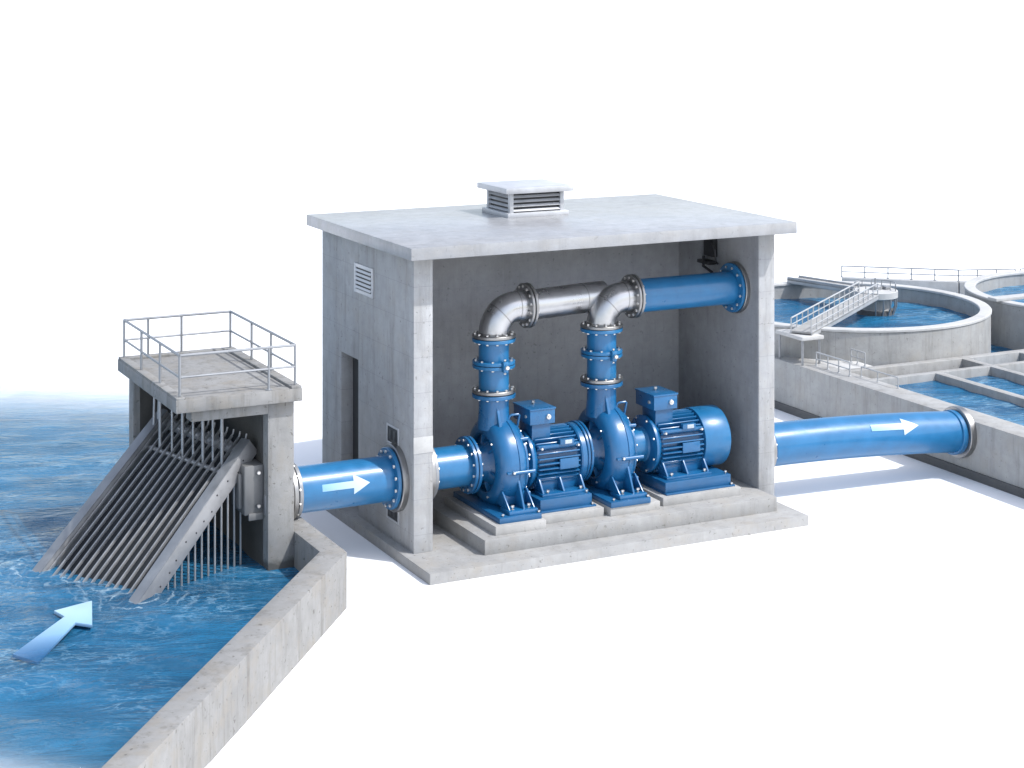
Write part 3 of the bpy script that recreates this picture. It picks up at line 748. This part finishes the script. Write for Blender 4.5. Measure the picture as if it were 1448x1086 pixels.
# drive housing below the beam by the column
g = MB(); c = RB.lerp(RT, .93)
g.box(-2.40, -2.113, 1.02, 1.50, 1.02, 1.72, .02); g.box(-2.46, -2.40, 1.10, 1.42, 1.10, 1.60, .02); g.box(-2.34, -2.113, 1.0, 1.04, .95, 1.05, .008)
go = g.build('drive_housing', 'housing', sc)
for z in (1.15, 1.62): bolt_at(go, (-2.2, 1.01, z), 'v', .03, .03)

# ------------------------------------------------------------------ flow arrow lying on the lake
def vnorm(p): return Vector(p)
pts = [(-6.02, -1.05), (-5.80, -1.44), (-5.075, -.265), (-4.90, -.46), (-4.68, .47), (-5.22, .30), (-5.145, .02)]
tail0, tail1, n0, h0, tip, h1, n1 = pts
M['flow'] = arrow_mat('flow_arrow_paint', (.012, .15, .38), (.42, .61, .75), 1, .05, .95, .25)
fa = MB(); fa.prism([tail0, tail1, n0, h0, tip, h1, n1], .30, .345, .008)
tag(fa.build('flow_arrow', 'flow'), 'pale blue arrow pointing at the bar screen, lying on the lake', 'arrow')

# ------------------------------------------------------------------ settling basins and clarifier tanks
sb = thing('settling_basin', 'long concrete settling basin divided by thin walls, right of the pump house', 'basin', (TU, 2, 0))
BZ = 1.0
b = MB(); b.box(TU, TU + .56, -6, 7.2, -.2, BZ, .012); b.build('outer_wall', 'tank', sb)
MB().box(TU - .035, TU + .01, -6, 7.2, -.2, .15, .006).build('dark_concrete', 'dark_concrete', sb)  # dark strip along the base of the outer wall
MB().box(TU + .555, 11.9, 5.415, 7.2, .2, BZ - .004, .008).build('walkway_slab', 'tanktop', sb)
MB().box(TU + .555, 24, 5.20, 5.42, .2, BZ - .002, .006).build('divider_wall', 'tank', sb)
MB().box(TU + .555, 24, 4.36, 4.52, .2, BZ - .003, .006).build('divider_wall', 'tank', sb)
MB().box(12.56, 12.74, -6, 4.362, .2, BZ - .004, .006).build('divider_wall', 'tank', sb)
MB().box(13.92, 14.08, -6, 5.202, .2, BZ - .001, .006).build('divider_wall', 'tank', sb)
MB().box(TU + .55, 24, -6, -5.8, .2, BZ - .002, .006).build('divider_wall', 'tank', sb)
MB().box(23.8, 24, -5.8, 14, .2, BZ - .002, .006).build('outer_wall', 'tank', sb)
MB().box(TU + .55, 23.85, -5.85, 14, -.1, .25, 0).build('basin_floor', 'dark_concrete', sb)
MB().box(15.4, 15.52, -6, 5.202, .2, BZ - .006, .006).build('divider_wall', 'tank', sb)
def pool_rect(name, x0, x1, y0, y1, z):
    us = np.arange(x0, x1, .12); vs = np.arange(y0, y1, .12); us = np.append(us, x1); vs = np.append(vs, y1)
    def zf(u, v): return z + .012 * np.sin(5 * u + 2 * v) * np.sin(2.3 * v - 1.1 * u + .4) + .008 * np.sin(9 * v + 3 * u)
    return sheet(name, 'pool', us, vs, zf, lambda u, v: np.ones_like(u, bool))
pool_rect('basin_water', TU + .5, 12.6, -5.9, 4.4, .85)
pool_rect('basin_water', 12.7, 13.95, -5.9, 4.4, .83)
pool_rect('basin_water', 14.05, 15.45, -5.9, 5.25, .78)
pool_rect('basin_water', 15.5, 23.9, -5.9, 5.25, .84)
pool_rect('basin_water', 11.85, 23.9, 5.4, 13.9, .62)

TC = Vector((13.52, 8.5, 0)); TR = 3.02; TT = 1.62
def ring_wall(name, c, r0, r1, z0, z1, mat, parent, seg=128):
    b = MB(); b.lathe([(z0, r1), (z1 - .012, r1), (z1, r1 - .012), (z1, r0 + .012), (z1 - .012, r0), (z0, r0)], (c.x, c.y, 0), 'z', seg, False)
    return b.build(name, mat, parent)
def disc_water(name, c, r, z):
    us = np.arange(c.x - r, c.x + r + .1, .14); vs = np.arange(c.y - r, c.y + r + .1, .14)
    def zf(u, v): return z + .012 * np.sin(4 * u + 1.2 * v) * np.sin(2.1 * v - 1.4 * u) + .008 * np.sin(8 * v + 2 * u)
    return sheet(name, 'pool', us, vs, zf, lambda u, v: np.hypot(u - c.x, v - c.y) < r)
ct = thing('clarifier_tank', 'round concrete clarifier tank with central pier, filled with blue water', 'tank', (TC.x, TC.y, .3), 'round clarifier tanks')
wall_ = ring_wall('tank_wall', TC, TR - .2, TR, .3, TT - .05, 'tank', ct)
ring_wall('rim', TC, TR - .23, TR + .02, TT - .05, TT, 'tanktop', wall_)
disc_water('tank_water', TC, TR - .16, 1.27)
PC = Vector((14.55, 8.83, 0))
pier = MB(); pier.lathe([(1.0, .36), (1.36, .36), (1.40, .33), (1.60, .33), (1.66, .40)], (PC.x, PC.y, 0), 'z', 40); po = pier.build('pier', 'tank', ct)
pd = MB(); pd.cyl((PC.x, PC.y, 0), 'z', .49, 1.64, 1.79, 48, .01); pd.build('pier_deck', 'tanktop', po)
db = MB(); db.cyl((PC.x, PC.y, 0), 'z', .40, 1.2, 1.38, 40, .01); db.build('dark_base', 'dark_concrete', po)
lg_ = MB()
for k in range(9):
    a = -2.2 + k * .38; lg_.tube([(PC.x + .46 * math.cos(a), PC.y + .46 * math.sin(a), 1.66), (PC.x + .46 * math.cos(a), PC.y + .46 * math.sin(a), 1.45), (PC.x + .38 * math.cos(a), PC.y + .38 * math.sin(a), 1.25)], .018, 6)
lg_.build('pier_struts', 'galv', po)
dm = MB(); dm.lathe([(1.79, .13), (1.86, .13), (1.9, .08)], (PC.x + .05, PC.y + .05, 0), 'z', 20); dm.tube([(PC.x, PC.y, 1.8), (PC.x, PC.y, 2.05)], .018, 8); dm.box(PC.x + .2, PC.x + .33, PC.y - .12, PC.y + .02, 1.788, 1.86, .006); dm.build('drive_unit', 'galv', po)
railing('pier_railing', 'low curved railing on the round pier deck in the tank', [[(PC.x + .45 * math.cos(a), PC.y + .45 * math.sin(a), 1.785) for a in [-.9 + k * .5 for k in range(10)]]], .16, .010, 'galv', None, 0, False)

def bridge(name, label, a, c, w, hr, n, group):
    a, c = Vector(a), Vector(c); d = (c - a).normalized(); sd = Vector((-d.y, d.x, 0)).normalized()
    t = thing(name, label, 'bridge', a, group)
    MB().obox(a, c, sd, w, .04, .004).build('deck', 'tank', t)
    for s_ in (-1, 1):
        m_ = MB(); m_.obox(a + sd * s_ * (w / 2 - .015) + Vector((0, 0, -.03)), c + sd * s_ * (w / 2 - .015) + Vector((0, 0, -.03)), sd, .03, .10, .004); m_.build('edge_beam', 'whiterail', t)
        r_ = MB(); off = sd * s_ * (w / 2 - .02)
        r_.tube([a + off + Vector((0, 0, hr)), c + off + Vector((0, 0, hr))], .016, 8); r_.tube([a + off + Vector((0, 0, hr * .5)), c + off + Vector((0, 0, hr * .5))], .011, 6)
        r_.build('handrail', 'whiterail', t)
        for k in range(n + 1):
            p = a.lerp(c, k / n) + off; q = MB(); q.tube([p, p + Vector((0, 0, hr))], .012, 6); q.build('post', 'whiterail', t)
    return t
pd_ = Vector((PC.x, PC.y, 1.76)); fa_ = Vector((10.80, 6.30, 1.60))
dd = (pd_ - fa_).normalized()
bridge('walkway_bridge', 'railed walkway bridge from the landing on the basin wall to the tank pier', fa_, pd_ - dd * .46, .46, .27, 13, None)
ld_ = MB().box(TU + .03, 11.15, 6.02, 6.95, BZ + .49, BZ + .56, .008).build('landing', 'tanktop', sb)
for x in (TU + .08, 11.08):
    for y in (6.08, 6.86): MB().tube([(x, y, BZ - .003), (x, y, BZ + .492)], .025, 10).build('landing_leg', 'galv', ld_)
fb_ = Vector((14.15, 11.35, 1.70)); d2 = (Vector((PC.x, PC.y, 1.76)) - fb_).normalized()
bb = bridge('walkway_bridge', 'level walkway bridge from the far rim of the tank to its pier', fb_, Vector((PC.x, PC.y, 1.76)) - d2 * .47, .40, .05, 8, None)

# second tank behind on the right
T2 = Vector((19.75, 7.35, 0))
ct2 = thing('clarifier_tank', 'second round clarifier tank, cut off by the right edge behind the first', 'tank', (T2.x, T2.y, .3), 'round clarifier tanks')
w2_ = ring_wall('tank_wall', T2, TR - .2, TR, .3, TT - .05, 'tank', ct2)
ring_wall('rim', T2, TR - .23, TR + .02, TT - .05, TT, 'tanktop', w2_)
disc_water('tank_water', T2, TR - .16, 1.30)
MB().box(T2.x - 3.2, T2.x + 3.2, T2.y - .14, T2.y + .14, TT + .004, TT + .07, .006).build('walkway_beam', 'tanktop', ct2)

# railings about the tanks
railing('walkway_railing', 'white railing along the outer basin wall beside the pump house', [[(TU + .30, v, BZ - .002) for v in (5.93, 5.55, 5.2, 4.85)]], .27, .014, 'whiterail', 'white walkway railings')
railing('walkway_railing', 'short white railing on the walkway between bridge foot and tank', [[(11.72, v, BZ - .006) for v in (5.9, 5.7, 5.46)]], .27, .014, 'whiterail', 'white walkway railings')
railing('walkway_railing', 'low white handrail leading to the first settling basin corner', [[(TU + .46, 4.70, BZ - .002), (TU + .46, 4.2, BZ - .002), (TU + .47, 3.6, BZ - .002)]], .20, .012, 'whiterail', 'white walkway railings', 0)
fw0, fw1, fw2 = Vector((17.17, 13.59, 1.2)), Vector((19.34, 11.79, 1.2)), Vector((20.7, 11.3, 1.2))
railing('far_railing', 'long thin railing behind the far rim of the clarifier tank', [[tuple(fw0.lerp(fw1, k / 5)) for k in range(6)] + [tuple(fw1.lerp(fw2, k / 3)) for k in range(1, 4)]], .28, .014, 'galv', 'thin railings beyond the tanks')
bw = MB(); bw.obox(fw0 + Vector((0, 0, -.55)), fw1 + Vector((0, 0, -.55)), (-.64, -.77, 0), .2, 1.1, .01); bw.obox(fw1 + Vector((0, 0, -.552)), fw2 + Vector((0, 0, -.552)), (-.34, -.94, 0), .2, 1.1, .01)
bwo = bw.build('boundary_wall', 'tanktop'); tag(bwo, 'pale low boundary wall beyond the round tanks, carrying the long thin railing', 'wall')
railing('far_railing', 'thin railing at the far right edge beyond the second tank', [[(20.9 + k * .55, 11.35 + k * .02, 1.2) for k in range(7)]], .26, .013, 'galv', 'thin railings beyond the tanks')
MB().box(20.72, 24.4, 11.25, 11.5, 0, 1.2, .01).build('far_wall', 'tanktop', None)
tag(bpy.data.objects['far_wall'], 'pale far wall segment at the right edge under the thin railing', 'wall')

# ------------------------------------------------------------------ camera, light, world
cam = bpy.data.cameras.new('Camera'); co = bpy.data.objects.new('Camera', cam); col.objects.link(co); scene.camera = co
co.location = (-10.557, -23.930, 8.53); co.rotation_euler = (R(90), 0, -R(26.3474))
cam.sensor_width = 36; cam.lens = 36 * 2613 / 1448; cam.shift_y = -568 / 1448; cam.clip_end = 10000; cam.clip_start = .1

EL, AZ = R(54), R(-48)                # sun elevation; azimuth measured from +X towards +Y
sd = Vector((math.cos(EL) * math.cos(AZ), math.cos(EL) * math.sin(AZ), math.sin(EL)))
sun = bpy.data.lights.new('sun', 'SUN'); so = bpy.data.objects.new('sun', sun); col.objects.link(so)
sun.energy = 2.0; sun.angle = R(1.0); sun.color = (1, .985, .96)
so.rotation_euler = sd.to_track_quat('Z', 'Y').to_euler()
w = bpy.data.worlds.new('World'); scene.world = w; w.use_nodes = True
nt = w.node_tree; bg = nt.nodes['Background']
sky = nt.nodes.new('ShaderNodeTexSky'); sky.sky_type = 'NISHITA'; sky.sun_disc = False
sky.sun_elevation = EL; sky.sun_rotation = math.pi / 2 - AZ; sky.air_density = 1.0; sky.dust_density = 1.6; sky.ozone_density = 1
hs = nt.nodes.new('ShaderNodeHueSaturation'); hs.inputs['Saturation'].default_value = .62   # thin bright haze: a paler sky
nt.links.new(sky.outputs[0], hs.inputs['Color']); nt.links.new(hs.outputs[0], bg.inputs[0]); bg.inputs[1].default_value = .15
scene.view_settings.view_transform = 'Standard'; scene.view_settings.look = 'None'
scene.view_settings.exposure = .95; scene.view_settings.gamma = 1
